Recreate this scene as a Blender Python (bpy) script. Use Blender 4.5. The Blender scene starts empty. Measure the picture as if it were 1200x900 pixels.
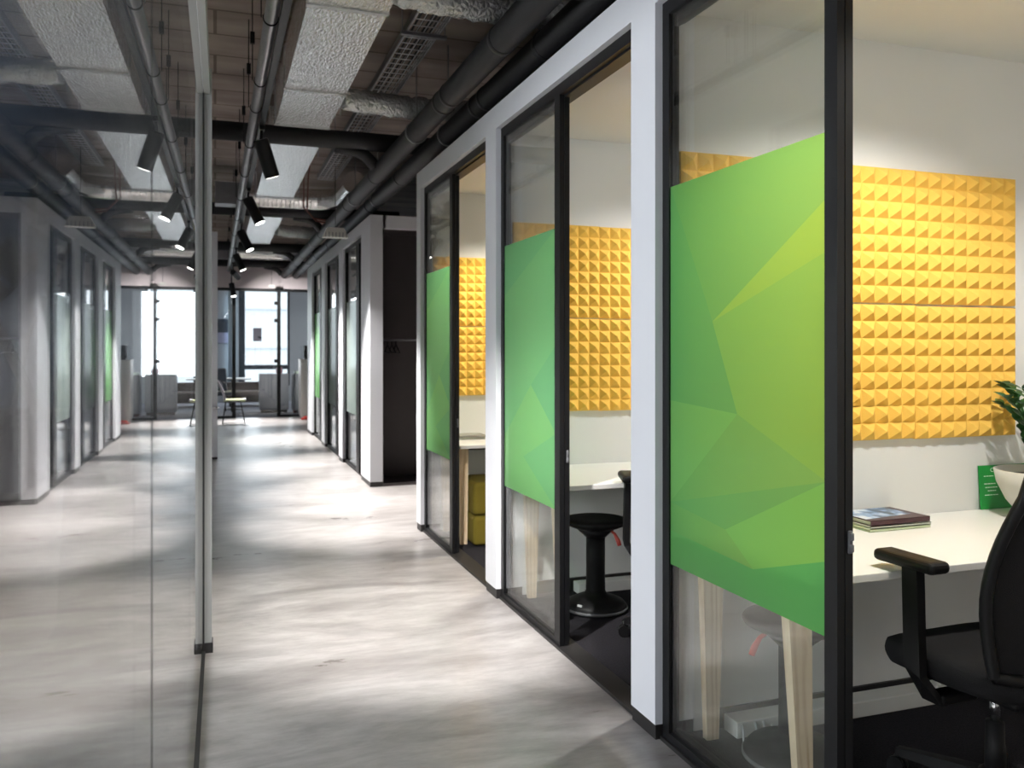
import bpy, bmesh, math, random
from mathutils import Vector, Matrix
R = math.radians
PI = math.pi
scene = bpy.context.scene
COL = scene.collection
rng = random.Random(7)

# ------------------------------------------------------------------ materials
def new_mat(name):
    m = bpy.data.materials.new(name); m.use_nodes = True
    nt = m.node_tree; nt.nodes.clear()
    out = nt.nodes.new('ShaderNodeOutputMaterial')
    return m, nt, out

def srgb(r, g, b):
    def f(v):
        v /= 255.0
        return v/12.92 if v <= .04045 else ((v+.055)/1.055)**2.4
    return (f(r), f(g), f(b), 1)

def plain(name, col, rough=.5, metal=0, spec=.5, var=.06, vscale=6, bump=0, bscale=60, coat=0):
    m, nt, out = new_mat(name)
    b = nt.nodes.new('ShaderNodeBsdfPrincipled')
    b.inputs['Roughness'].default_value = rough
    b.inputs['Metallic'].default_value = metal
    b.inputs['Specular IOR Level'].default_value = spec
    b.inputs['Coat Weight'].default_value = coat
    tc = nt.nodes.new('ShaderNodeTexCoord')
    n = nt.nodes.new('ShaderNodeTexNoise'); n.inputs['Scale'].default_value = vscale; n.inputs['Detail'].default_value = 4
    nt.links.new(tc.outputs['Object'], n.inputs['Vector'])
    mx = nt.nodes.new('ShaderNodeMix'); mx.data_type = 'RGBA'
    c = Vector(col[:3])
    mx.inputs[6].default_value = (*(c*(1-var)), 1)
    mx.inputs[7].default_value = (*[min(1, v) for v in (c*(1+var))], 1)
    nt.links.new(n.outputs['Fac'], mx.inputs[0])
    nt.links.new(mx.outputs[2], b.inputs['Base Color'])
    if bump:
        n2 = nt.nodes.new('ShaderNodeTexNoise'); n2.inputs['Scale'].default_value = bscale; n2.inputs['Detail'].default_value = 3
        nt.links.new(tc.outputs['Object'], n2.inputs['Vector'])
        bp = nt.nodes.new('ShaderNodeBump'); bp.inputs['Strength'].default_value = bump; bp.inputs['Distance'].default_value = .01
        nt.links.new(n2.outputs['Fac'], bp.inputs['Height'])
        nt.links.new(bp.outputs['Normal'], b.inputs['Normal'])
    nt.links.new(b.outputs[0], out.inputs[0])
    return m

def emit(name, col, s):
    m, nt, out = new_mat(name)
    e = nt.nodes.new('ShaderNodeEmission'); e.inputs[0].default_value = col; e.inputs[1].default_value = s
    nt.links.new(e.outputs[0], out.inputs[0])
    return m

def glass(name, tint=(.97, .99, .98, 1), boost=1.0):
    """clear sheet glass: fresnel mirror over a straight-through transparent layer"""
    m, nt, out = new_mat(name)
    geo = nt.nodes.new('ShaderNodeNewGeometry')
    mi = nt.nodes.new('ShaderNodeMapRange')
    mi.inputs['To Min'].default_value = 1.52; mi.inputs['To Max'].default_value = 1/1.52
    nt.links.new(geo.outputs['Backfacing'], mi.inputs['Value'])
    fr = nt.nodes.new('ShaderNodeFresnel'); nt.links.new(mi.outputs[0], fr.inputs['IOR'])
    mu = nt.nodes.new('ShaderNodeMath'); mu.operation = 'MULTIPLY'; mu.use_clamp = True
    mu.inputs[1].default_value = boost
    nt.links.new(fr.outputs[0], mu.inputs[0])
    tr = nt.nodes.new('ShaderNodeBsdfTransparent'); tr.inputs[0].default_value = tint
    gl = nt.nodes.new('ShaderNodeBsdfGlossy'); gl.inputs['Roughness'].default_value = 0.0
    gl.inputs[0].default_value = (1, 1, 1, 1)
    mx = nt.nodes.new('ShaderNodeMixShader')
    nt.links.new(mu.outputs[0], mx.inputs[0]); nt.links.new(tr.outputs[0], mx.inputs[1]); nt.links.new(gl.outputs[0], mx.inputs[2])
    nt.links.new(mx.outputs[0], out.inputs[0])
    return m

def film(name, col, col2=None, clear=.12, span=(1.85, 2.65)):
    """printed translucent film; its print fades from col (far edge) to col2 (near edge)"""
    m, nt, out = new_mat(name)
    N, L = nt.nodes.new, nt.links.new
    tc = N('ShaderNodeTexCoord'); sx = N('ShaderNodeSeparateXYZ'); L(tc.outputs['Object'], sx.inputs[0])
    mr = N('ShaderNodeMapRange'); mr.inputs['From Min'].default_value = span[1]; mr.inputs['From Max'].default_value = span[0]
    L(sx.outputs['Y'], mr.inputs['Value'])
    mc = N('ShaderNodeMix'); mc.data_type = 'RGBA'; mc.inputs[6].default_value = col; mc.inputs[7].default_value = col2 or col
    L(mr.outputs[0], mc.inputs[0])
    d = N('ShaderNodeBsdfPrincipled'); d.inputs['Roughness'].default_value = .16
    d.inputs['Specular IOR Level'].default_value = .35
    t = N('ShaderNodeBsdfTranslucent')
    a = N('ShaderNodeMixShader'); a.inputs[0].default_value = .5
    tr = N('ShaderNodeBsdfTransparent')
    b = N('ShaderNodeMixShader'); b.inputs[0].default_value = clear
    L(mc.outputs[2], d.inputs['Base Color']); L(mc.outputs[2], t.inputs[0]); L(mc.outputs[2], tr.inputs[0])
    L(d.outputs[0], a.inputs[1]); L(t.outputs[0], a.inputs[2])
    L(a.outputs[0], b.inputs[1]); L(tr.outputs[0], b.inputs[2])
    L(b.outputs[0], out.inputs[0])
    return m

def concrete_floor():
    m, nt, out = new_mat('polished_concrete')
    N, L = nt.nodes.new, nt.links.new
    b = N('ShaderNodeBsdfPrincipled'); tc = N('ShaderNodeTexCoord')
    mp = N('ShaderNodeMapping'); mp.inputs['Scale'].default_value = (.55, 1.5, 1); L(tc.outputs['Object'], mp.inputs[0])
    n1 = N('ShaderNodeTexNoise'); n1.inputs['Scale'].default_value = 1.6; n1.inputs['Detail'].default_value = 9; n1.inputs['Roughness'].default_value = .62; n1.inputs['Distortion'].default_value = 1.2
    n2 = N('ShaderNodeTexNoise'); n2.inputs['Scale'].default_value = 9; n2.inputs['Detail'].default_value = 8; n2.inputs['Roughness'].default_value = .7
    L(mp.outputs[0], n1.inputs[0]); L(mp.outputs[0], n2.inputs[0])
    r1 = N('ShaderNodeValToRGB'); e = r1.color_ramp
    e.elements[0].position = .3; e.elements[0].color = srgb(138, 132, 129)
    e.elements[1].position = .72; e.elements[1].color = srgb(200, 195, 193)
    L(n1.outputs['Fac'], r1.inputs[0])
    r2 = N('ShaderNodeValToRGB'); e = r2.color_ramp
    e.elements[0].position = .35; e.elements[0].color = (.72, .71, .70, 1)
    e.elements[1].position = .62; e.elements[1].color = (1, 1, 1, 1)
    L(n2.outputs['Fac'], r2.inputs[0])
    mx = N('ShaderNodeMix'); mx.data_type = 'RGBA'; mx.blend_type = 'MULTIPLY'; mx.inputs[0].default_value = .8
    L(r1.outputs[0], mx.inputs[6]); L(r2.outputs[0], mx.inputs[7]); L(mx.outputs[2], b.inputs['Base Color'])
    rr = N('ShaderNodeMapRange'); rr.inputs['To Min'].default_value = .2; rr.inputs['To Max'].default_value = .42
    L(n1.outputs['Fac'], rr.inputs[0]); L(rr.outputs[0], b.inputs['Roughness'])
    b.inputs['Specular IOR Level'].default_value = .5
    bp = N('ShaderNodeBump'); bp.inputs['Strength'].default_value = .06; bp.inputs['Distance'].default_value = .01
    L(n2.outputs['Fac'], bp.inputs['Height']); L(bp.outputs[0], b.inputs['Normal'])
    L(b.outputs[0], out.inputs[0])
    return m

def board_concrete():
    m, nt, out = new_mat('board_marked_concrete')
    N, L = nt.nodes.new, nt.links.new
    b = N('ShaderNodeBsdfPrincipled'); b.inputs['Roughness'].default_value = .85; tc = N('ShaderNodeTexCoord')
    mp = N('ShaderNodeMapping'); mp.inputs['Scale'].default_value = (.35, 1, 1); L(tc.outputs['Object'], mp.inputs[0])
    n1 = N('ShaderNodeTexNoise'); n1.inputs['Scale'].default_value = 3.5; n1.inputs['Detail'].default_value = 8
    L(mp.outputs[0], n1.inputs[0])
    br = N('ShaderNodeTexBrick'); br.inputs['Scale'].default_value = 1; br.inputs['Brick Width'].default_value = 9; br.inputs['Row Height'].default_value = .45
    br.inputs['Mortar Size'].default_value = .012; br.inputs['Color1'].default_value = (1, 1, 1, 1); br.inputs['Color2'].default_value = (.84, .83, .82, 1); br.inputs['Mortar'].default_value = (.45, .42, .4, 1)
    L(tc.outputs['Object'], br.inputs[0])
    r = N('ShaderNodeValToRGB'); r.color_ramp.elements[0].color = srgb(140, 126, 118); r.color_ramp.elements[1].color = srgb(186, 172, 163)
    r.color_ramp.elements[0].position = .3; r.color_ramp.elements[1].position = .7
    L(n1.outputs['Fac'], r.inputs[0])
    mx = N('ShaderNodeMix'); mx.data_type = 'RGBA'; mx.blend_type = 'MULTIPLY'; mx.inputs[0].default_value = 1
    L(r.outputs[0], mx.inputs[6]); L(br.outputs['Color'], mx.inputs[7]); L(mx.outputs[2], b.inputs['Base Color'])
    L(b.outputs[0], out.inputs[0])
    return m

def foil(name, scale=14, strength=.6, stretch=(1, 1, 1), rough=.3, col=(.82, .82, .83, 1), metal=.6, dist=.02):
    m, nt, out = new_mat(name)
    N, L = nt.nodes.new, nt.links.new
    b = N('ShaderNodeBsdfPrincipled'); b.inputs['Metallic'].default_value = metal; b.inputs['Roughness'].default_value = rough
    b.inputs['Base Color'].default_value = col
    tc = N('ShaderNodeTexCoord'); mp = N('ShaderNodeMapping'); mp.inputs['Scale'].default_value = stretch
    L(tc.outputs['Object'], mp.inputs[0])
    n = N('ShaderNodeTexNoise'); n.inputs['Scale'].default_value = scale; n.inputs['Detail'].default_value = 6; n.inputs['Roughness'].default_value = .65; n.inputs['Distortion'].default_value = .8
    L(mp.outputs[0], n.inputs[0])
    v = N('ShaderNodeTexVoronoi'); v.feature = 'DISTANCE_TO_EDGE'; v.inputs['Scale'].default_value = scale*1.5
    L(mp.outputs[0], v.inputs[0])
    ad = N('ShaderNodeMath'); ad.operation = 'ADD'; L(n.outputs['Fac'], ad.inputs[0]); L(v.outputs[0], ad.inputs[1])
    bp = N('ShaderNodeBump'); bp.inputs['Strength'].default_value = strength; bp.inputs['Distance'].default_value = dist
    L(ad.outputs[0], bp.inputs['Height']); L(bp.outputs[0], b.inputs['Normal'])
    L(b.outputs[0], out.inputs[0])
    return m

def wood(name):
    m, nt, out = new_mat(name)
    N, L = nt.nodes.new, nt.links.new
    b = N('ShaderNodeBsdfPrincipled'); b.inputs['Roughness'].default_value = .45
    tc = N('ShaderNodeTexCoord'); mp = N('ShaderNodeMapping'); mp.inputs['Scale'].default_value = (9, 9, 1.1)
    L(tc.outputs['Object'], mp.inputs[0])
    n = N('ShaderNodeTexNoise'); n.inputs['Scale'].default_value = 2.4; n.inputs['Detail'].default_value = 6; n.inputs['Distortion'].default_value = 1.6
    L(mp.outputs[0], n.inputs[0])
    w = N('ShaderNodeTexWave'); w.inputs['Scale'].default_value = 1.3; w.inputs['Distortion'].default_value = 9; w.inputs['Detail'].default_value = 3; w.bands_direction = 'X'
    L(mp.outputs[0], w.inputs[0])
    mm = N('ShaderNodeMath'); mm.operation = 'MULTIPLY'; L(n.outputs['Fac'], mm.inputs[0]); L(w.outputs['Fac'], mm.inputs[1])
    r = N('ShaderNodeValToRGB'); r.color_ramp.elements[0].color = srgb(232, 208, 176); r.color_ramp.elements[1].color = srgb(196, 160, 115)
    r.color_ramp.elements[0].position = .15; r.color_ramp.elements[1].position = .75
    L(mm.outputs[0], r.inputs[0]); L(r.outputs[0], b.inputs['Base Color'])
    L(b.outputs[0], out.inputs[0])
    return m

M = {}
M['floor'] = concrete_floor()
M['slab'] = board_concrete()
M['white'] = plain('white_paint', srgb(228, 229, 234), .45, var=.02, bump=.03, bscale=180)
M['wall'] = plain('booth_wall_paint', srgb(222, 221, 219), .7, var=.02, vscale=3, bump=.03, bscale=150)
M['black'] = plain('black_aluminium', srgb(17, 17, 19), .45, spec=.3, var=.05)
M['base'] = plain('black_plinth', srgb(36, 34, 34), .45, var=.1)
M['carpet'] = plain('dark_carpet', srgb(46, 44, 48), .95, spec=.1, var=.75, vscale=130, bump=.9, bscale=260)
M['glass'] = glass('clear_glass', tint=(.985, .995, .99, 1))
M['wallglass'] = glass('partition_glass', tint=(.985, .99, .992, 1))
M['greymetal'] = plain('satin_aluminium', srgb(176, 176, 174), .35, metal=.25, var=.03)
M['foam'] = plain('yellow_foam', srgb(236, 190, 92), .9, spec=.15, var=.05, vscale=9, bump=.12, bscale=400)
M['desk'] = plain('white_laminate', srgb(232, 230, 226), .35, var=.01)
M['wood'] = wood('ash_wood')
M['plastic'] = plain('black_plastic', srgb(18, 17, 18), .5, spec=.22, var=.1)
M['darkfab'] = plain('black_fabric', srgb(26, 25, 26), .92, spec=.2, var=.25, vscale=200, bump=.4, bscale=500)
M['rubber'] = plain('grey_rubber', srgb(92, 92, 94), .6)
M['chrome'] = plain('chrome', (.8, .8, .8, 1), .15, metal=1, var=.01)
M['red'] = plain('red_plastic', srgb(190, 70, 62), .4)
M['tag'] = plain('pale_tag', srgb(200, 200, 200), .5)
M['pipe'] = plain('black_pipe_insulation', srgb(40, 39, 41), .62, var=.12, bump=.15, bscale=40)
M['clamp'] = plain('pale_clamp', srgb(150, 150, 150), .35, metal=.6)
M['wire'] = plain('bright_zinc_wire', srgb(196, 194, 198), .4, metal=.3)
M['gal'] = plain('galvanised_steel', srgb(150, 150, 154), .38, metal=.75, var=.12, vscale=25)
M['foil'] = foil('crinkled_foil', 20, .5, (1.3, .5, .6), rough=.2, metal=.85, dist=.03, col=(.95, .95, .955, 1))
M['flex'] = foil('crumpled_flex_foil', 20, .9, (1, 1, 1), rough=.22)
M['spiral'] = foil('spiral_duct_steel', 7, .15, (1, 1, 1), rough=.2, col=(.88, .87, .86, 1), metal=.95)
M['cable'] = plain('brown_cable', srgb(110, 66, 54), .5)
M['cableblack'] = plain('dark_cable', srgb(40, 38, 40), .5)
M['lens'] = emit('lamp_lens', (1, .97, .93, 1), 14)
M['cream'] = plain('ceiling_fixture_white', srgb(222, 221, 214), .4)
M['soil'] = plain('dark_soil', srgb(44, 34, 26), .95, var=.4, vscale=60, bump=.8, bscale=90)
M['leaf'] = plain('glossy_leaf', srgb(44, 84, 40), .3, var=.35, vscale=14)
M['stem'] = plain('green_stem', srgb(74, 104, 56), .45)
M['bowl'] = plain('pale_ceramic', srgb(205, 202, 194), .3, var=.03)
M['sign'] = plain('green_board', srgb(18, 138, 54), .45, var=.03)
M['ink'] = plain('white_print', srgb(226, 240, 224), .6)
M['darkleaf'] = plain('dark_green_leaf', srgb(16, 24, 17), .5, var=.3)
M['bark'] = plain('dark_bark', srgb(26, 24, 22), .8, var=.3, vscale=40)
M['planter'] = plain('charcoal_planter', srgb(30, 31, 32), .55)
M['roomwall'] = plain('blue_grey_paint', srgb(84, 95, 110), .8, var=.03)
M['roomfloor'] = plain('dark_room_carpet', srgb(40, 40, 42), .95, var=.2, vscale=60)
M['alcove'] = plain('black_panel', srgb(70, 64, 64), .55, var=.12)
M['greyfront'] = plain('grey_cabinet_front', srgb(150, 152, 158), .5, var=.03)
M['cab'] = plain('white_cabinet', srgb(226, 225, 222), .45, var=.01)
M['endwall'] = plain('end_wall_grey', srgb(178, 184, 190), .8, var=.02)
M['soffit'] = plain('pinkish_soffit', srgb(214, 203, 205), .8, var=.02)
M['facade'] = plain('white_facade', srgb(235, 236, 238), .7, var=.02)
M['navy'] = plain('dark_window_frame', srgb(38, 52, 66), .45)
M['lime'] = plain('lime_cushion', srgb(222, 232, 170), .8)
M['shell'] = plain('white_shell', srgb(196, 190, 200), .4)
M['sofa'] = plain('brown_upholstery', srgb(70, 60, 58), .85)
M['olive'] = plain('olive_upholstery', srgb(112, 98, 20), .9, var=.2, vscale=5, bump=.2, bscale=300)
M['frost'] = film('frosted_film', srgb(190, 204, 198), clear=.25)
M['coffee'] = plain('coffee_machine_black', srgb(24, 25, 26), .6, spec=.2)
def fg(n, a, b, sp=(1.85, 2.65)): return film(n, srgb(*a), srgb(*b), span=sp)
G = [fg('green_film_mid', (108, 176, 98), (150, 192, 96)), fg('green_film_deep', (102, 174, 100), (136, 186, 98)), fg('green_film_lime', (122, 184, 98), (158, 198, 90)),
     fg('green_film_yellow', (140, 192, 92), (170, 202, 86)), fg('green_film_bright', (116, 184, 102), (146, 204, 98)), fg('green_film_dark', (106, 180, 100), (108, 188, 104))]
G2 = [film('leaf_film_mid', srgb(118, 182, 122)), film('leaf_film_deep', srgb(111, 177, 122)), film('leaf_film_pale', srgb(126, 188, 118))]

# ------------------------------------------------------------------ mesh helpers
class MB:
    def __init__(s): s.bm = bmesh.new(); s.mi = 0
    def _f(s, vs):
        try:
            f = s.bm.faces.new(vs); f.material_index = s.mi; return f
        except ValueError: return None
    def quad(s, *pts):
        return s._f([s.bm.verts.new(p) for p in pts])
    def box(s, x0, y0, z0, x1, y1, z1, M4=None):
        P = [Vector((x, y, z)) for x in (x0, x1) for y in (y0, y1) for z in (z0, z1)]
        if M4 is not None: P = [M4 @ p for p in P]
        v = [s.bm.verts.new(p) for p in P]
        for i in ((0, 1, 3, 2), (4, 6, 7, 5), (0, 4, 5, 1), (2, 3, 7, 6), (0, 2, 6, 4), (1, 5, 7, 3)): s._f([v[k] for k in i])
        return s
    def rbox(s, c, size, r=.01, seg=2, M4=None, taper=None):
        t = bmesh.new(); bmesh.ops.create_cube(t, size=1)
        for v in t.verts:
            v.co = Vector((v.co.x*size[0], v.co.y*size[1], v.co.z*size[2]))
            if taper and v.co.z > 0: v.co.x *= taper; v.co.y *= taper
        bmesh.ops.bevel(t, geom=t.edges[:], offset=r, segments=seg, profile=.5, affect='EDGES')
        T = Matrix.Translation(c)
        if M4 is not None: T = T @ M4
        s.merge(t, T, smooth=False)
        return s
    def merge(s, t, T=Matrix.Identity(4), smooth=True):
        mp = {v: s.bm.verts.new(T @ v.co) for v in t.verts}
        for f in t.faces:
            g = s._f([mp[v] for v in f.verts])
            if g: g.smooth = smooth or f.smooth
        t.free()
    def ring(s, c, a, b, r, n):
        return [s.bm.verts.new(c + a*(r*math.cos(2*PI*k/n)) + b*(r*math.sin(2*PI*k/n))) for k in range(n)]
    def tube(s, pts, r, n=10, cap=True, smooth=True):
        pts = [Vector(p) for p in pts]
        rs = r if isinstance(r, (list, tuple)) else [r]*len(pts)
        prev = None; up = None
        rings = []
        for i, p in enumerate(pts):
            d = (pts[min(i+1, len(pts)-1)] - pts[max(i-1, 0)]).normalized()
            if up is None:
                up = Vector((0, 0, 1)) if abs(d.z) < .9 else Vector((1, 0, 0))
            a = up.cross(d).normalized(); b = d.cross(a).normalized(); up = b
            rings.append(s.ring(p, a, b, rs[i], n))
        for u, w in zip(rings, rings[1:]):
            for k in range(n):
                f = s._f([u[k], u[(k+1) % n], w[(k+1) % n], w[k]])
                if f: f.smooth = smooth
        if cap:
            s._f(rings[0][::-1]); s._f(rings[-1])
        return s
    def lathe(s, prof, c=(0, 0, 0), n=32, smooth=True):
        c = Vector(c); rows = []
        for r, z in prof:
            if r < 1e-5: rows.append([s.bm.verts.new(c+Vector((0, 0, z)))])
            else: rows.append([s.bm.verts.new(c+Vector((r*math.cos(2*PI*k/n), r*math.sin(2*PI*k/n), z))) for k in range(n)])
        for u, w in zip(rows, rows[1:]):
            for k in range(n):
                k2 = (k+1) % n
                if len(u) == 1 and len(w) == 1: continue
                if len(u) == 1: f = s._f([u[0], w[k2], w[k]])
                elif len(w) == 1: f = s._f([u[k], u[k2], w[0]])
                else: f = s._f([u[k], u[k2], w[k2], w[k]])
                if f: f.smooth = smooth
        return s
    def hexa(s, A, B):
        """loft between two quads (lists of 4 points)"""
        a = [s.bm.verts.new(p) for p in A]; b = [s.bm.verts.new(p) for p in B]
        s._f(a[::-1]); s._f(b)
        for k in range(4): s._f([a[k], a[(k+1) % 4], b[(k+1) % 4], b[k]])
        return s
    def grid(s, fn, nu, nv, thick=None, smooth=True):
        """surface fn(u,v)->Vector; with thickness: closed shell"""
        P = [[Vector(fn(i/nu, j/nv)) for j in range(nv+1)] for i in range(nu+1)]
        top = [[s.bm.verts.new(p) for p in row] for row in P]
        def nrm(i, j):
            a = P[min(i+1, nu)][j]-P[max(i-1, 0)][j]; b = P[i][min(j+1, nv)]-P[i][max(j-1, 0)]
            n = a.cross(b)
            return n.normalized() if n.length > 1e-9 else Vector((0, 0, 1))
        for i in range(nu):
            for j in range(nv):
                f = s._f([top[i][j], top[i+1][j], top[i+1][j+1], top[i][j+1]])
                if f: f.smooth = smooth
        if thick:
            bot = [[s.bm.verts.new(P[i][j]-nrm(i, j)*thick) for j in range(nv+1)] for i in range(nu+1)]
            for i in range(nu):
                for j in range(nv):
                    f = s._f([bot[i][j+1], bot[i+1][j+1], bot[i+1][j], bot[i][j]])
                    if f: f.smooth = smooth
            for i in range(nu):
                s._f([top[i+1][0], top[i][0], bot[i][0], bot[i+1][0]]); s._f([top[i][nv], top[i+1][nv], bot[i+1][nv], bot[i][nv]])
            for j in range(nv):
                s._f([top[0][j], top[0][j+1], bot[0][j+1], bot[0][j]]); s._f([top[nu][j+1], top[nu][j], bot[nu][j], bot[nu][j+1]])
        return s
    def build(s, name, mat, parent=None, world=False, normals=True):
        if normals: bmesh.ops.recalc_face_normals(s.bm, faces=s.bm.faces[:])
        if world and parent is not None: bmesh.ops.translate(s.bm, verts=s.bm.verts[:], vec=-parent.location)
        me = bpy.data.meshes.new(name); s.bm.to_mesh(me); s.bm.free()
        for m in (mat if isinstance(mat, (list, tuple)) else [mat]): me.materials.append(m)
        o = bpy.data.objects.new(name, me); COL.objects.link(o)
        if parent is not None: o.parent = parent
        return o

def tag(o, label, cat, group=None, kind=None):
    if label: o['label'] = label
    if cat: o['category'] = cat
    if group: o['group'] = group
    if kind: o['kind'] = kind
    return o
def thing(name, label, cat, loc=(0, 0, 0), rz=0, group=None):
    o = bpy.data.objects.new(name, None); COL.objects.link(o); o.empty_display_size = .1
    o.location = loc; o.rotation_euler = (0, 0, rz)
    return tag(o, label, cat, group)
def struct(name, mb, mat, parent=None):
    o = mb.build(name, mat, parent)
    if parent is None: o['kind'] = 'structure'
    return o
def sroot(name, loc=(0, 0, 0)):
    o = bpy.data.objects.new(name, None); COL.objects.link(o); o['kind'] = 'structure'; o.location = loc; o.empty_display_size = .1
    return o
def dup(root, loc, rz=None, label=None, group=None):
    r = root.copy(); COL.objects.link(r); r.location = loc
    if rz is not None: r.rotation_euler = (0, 0, rz)
    if label: r['label'] = label
    if group: r['group'] = group
    for ch in list(root.children):
        c = ch.copy(); COL.objects.link(c); c.parent = r
        for g in list(ch.children):
            d = g.copy(); COL.objects.link(d); d.parent = c
    return r

W = 1.488            # corridor face of the booth boxes
TOP = 2.77           # top of the boxes
HEAD = 2.64          # underside of the white fascia
SLAB = 3.6
GX = -.050            # corridor face of the glass wall
XR = 3.62            # back of booths

# ------------------------------------------------------------------ shell
struct('floor', MB().box(-.2, -4.2, -.12, 5.2, 18.36, 0), M['floor'])
struct('ceiling', MB().box(-4.0, -4.2, SLAB, 6.2, 24.4, SLAB+.2), M['slab'])
struct('wall_back', MB().box(-.2, -4.3, 0, 5.2, -4.2, SLAB), M['white'])
struct('wall_far_right', MB().box(5.2, -4.3, 0, 5.3, 18.4, SLAB), M['alcove'])
# left wall beyond the glass
wl = MB(); wl.box(-.2, 4.27, .0, -.055, 18.3, SLAB); wl.box(-.16, -4.2, 2.7, -.05, 4.27, SLAB)
struct('wall_left', wl, M['white'])
struct('wall_left_end', MB().box(-.2, -4.2, 0, -.03, -2.0, 2.7), M['white'])
# room behind the left glass
struct('floor_left_room', MB().box(-4.0, -4.2, -.12, -.2, 9.2, 0), M['roomfloor'])
lr = MB(); lr.box(-4.0, 9.1, 0, -.2, 9.2, SLAB)
struct('wall_left_room_north', lr, M['roomwall'])
lr = MB(); lr.box(-4.1, -4.2, 0, -4.0, -3.0, SLAB); lr.box(-4.1, 6.6, 0, -4.0, 9.2, SLAB); lr.box(-4.1, -3.0, 0, -4.0, 6.6, .8); lr.box(-4.1, -3.0, 2.8, -4.0, 6.6, SLAB)
struct('wall_left_room_west', lr, M['roomwall'])
lr = MB(); lr.box(-4.0, -4.3, 0, -.2, -4.2, SLAB)
struct('wall_left_room_south', lr, M['roomwall'])
w = sroot('window_11')  # out of view; window added to let fill light reach the booth fronts
fr = MB()
for y in (-3.0, -1.44, .12, 1.68, 3.24, 4.8, 6.54): fr.box(-4.07, y, .8, -4.01, y+.06, 2.8)
fr.box(-4.07, -3, .8, -4.01, 6.6, .86); fr.box(-4.07, -3, 2.74, -4.01, 6.6, 2.8); fr.build('window_frame', M['navy'], w)
MB().box(-4.05, -3, .86, -4.04, 6.6, 2.74).build('glass_pane', M['glass'], w)
struct('ceiling_left_room', MB().box(-4.0, -4.2, 3.0, -.17, 9.1, 3.05), M['roomwall'])

# glass partition on the left: double glazed, joint, header, channel, end post
w1 = sroot('window_1')
for (x0, x1) in ((GX-.01, GX), (GX-.105, GX-.095)):
    for (y0, y1) in ((-2.0, 4.19),):
        MB().box(x0, y0, .012, x1, y1, 2.60).build('glass_pane', M['wallglass'], w1)
MB().box(GX, 1.148, .012, GX+.0006, 1.152, 2.60).build('joint_seal', M['planter'], w1)
hd = MB(); hd.box(GX+.001, -2.0, 2.58, GX+.028, 4.19, 2.70); hd.box(GX-.135, -2.0, 2.60, GX+.001, 4.27, 2.70); hd.build('header_rail', M['greymetal'], w1)
bc = MB(); bc.box(GX-.115, -2.0, 0, GX+.008, 4.2, .012); bc.build('base_channel', M['base'], w1)
ps = MB(); ps.box(GX+.004, 4.185, .045, GX+.036, 4.235, 2.70); ps.box(GX-.13, 4.2, 0.045, GX+.004, 4.265, 2.70); ps.build('end_post', M['greymetal'], w1)
MB().box(GX-.004, 4.17, .012, GX+.004, 4.19, 2.6).build('gasket', M['base'], w1)
fp = MB(); fp.box(GX-.006, 4.175, 0, GX+.041, 4.26, .045); fp.build('post_foot', M['base'], w1)

_p = Vector((GX, 4.19, 0)); _r = Matrix.Rotation(-.008, 3, 'Z')
w1.rotation_euler = (0, 0, -.008); w1.location = _p-_r @ _p

# white door post further down the left side with a bar handle
dl = sroot('door_left')
MB().box(-.05, 11.5, .03, .03, 11.58, 2.9).build('door_jamb', M['white'], dl)
MB().box(-.05, 11.5, 0, .03, 11.58, .03).build('jamb_foot', M['base'], dl)
bar = MB(); bar.tube([(-.03, 11.46, .66), (.05, 11.46, .66)], .016, 10); bar.tube([(0, 11.46, .66), (0, 11.5, .66)], .01, 8)
bar.build('bar_handle', M['chrome'], dl)

# ------------------------------------------------------------------ booth row (front box)
PIL = [(.87, 1.06), (2.717, 2.904), (4.55, 4.745), (6.41, 6.545)]
fa = MB()
fa.box(W, .87, HEAD, W+.16, 6.545, TOP)
for (a, b) in PIL: fa.box(W, a, .055, W+.16, b, HEAD)
struct('wall_booth_front', fa, M['white'])
bb = MB()
for (a, b) in PIL: bb.box(W+.004, a+.004, 0, W+.158, b-.004, .055)
struct('baseboard_booth_front', bb, M['base'])
for i, (a, b) in enumerate(PIL):
    struct('wall_booth_%s' % ('front', 'second', 'third', 'end')[i] if i else 'wall_booth_near', MB().box(W+.16, a+(.003 if i else 0), 0, XR, b-.003, 2.72), M['wall'])
struct('wall_booth_rear', MB().box(XR, .87, 0, XR+.1, 6.545, TOP), M['wall'])
struct('ceiling_booth', MB().box(W+.16, .87, 2.62, XR, 6.545, 2.70), M['wall'])
struct('trim_booth_roof', MB().box(W+.16, .87, 2.72, XR, 6.545, TOP), M['base'])
struct('wall_right_near', MB().box(W, -4.2, 0, W+.1, .87, TOP), M['white'])
struct('floor_booth_carpet', MB().box(W+.035, 1.06, 0.0, XR, 6.41, .008), M['carpet'])
sk = MB()
for (y, s_) in ((2.72, -1), (4.553, -1), (6.413, -1)):
    sk.box(W+.2, y-.012, .008, XR-.01, y-.001, .08)
for y in (1.058, 2.902, 4.743): sk.box(W+.2, y+.001, .008, XR-.01, y+.012, .10)
struct('baseboard_booths', sk, M['base'])
tr_ = MB()
for (a, b) in ((1.06, 2.717), (2.904, 4.55), (4.745, 6.41)): tr_.box(W+.02, a, 0, W+.125, b, .014)
struct('trim_door_tracks', tr_, M['base'])

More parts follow.
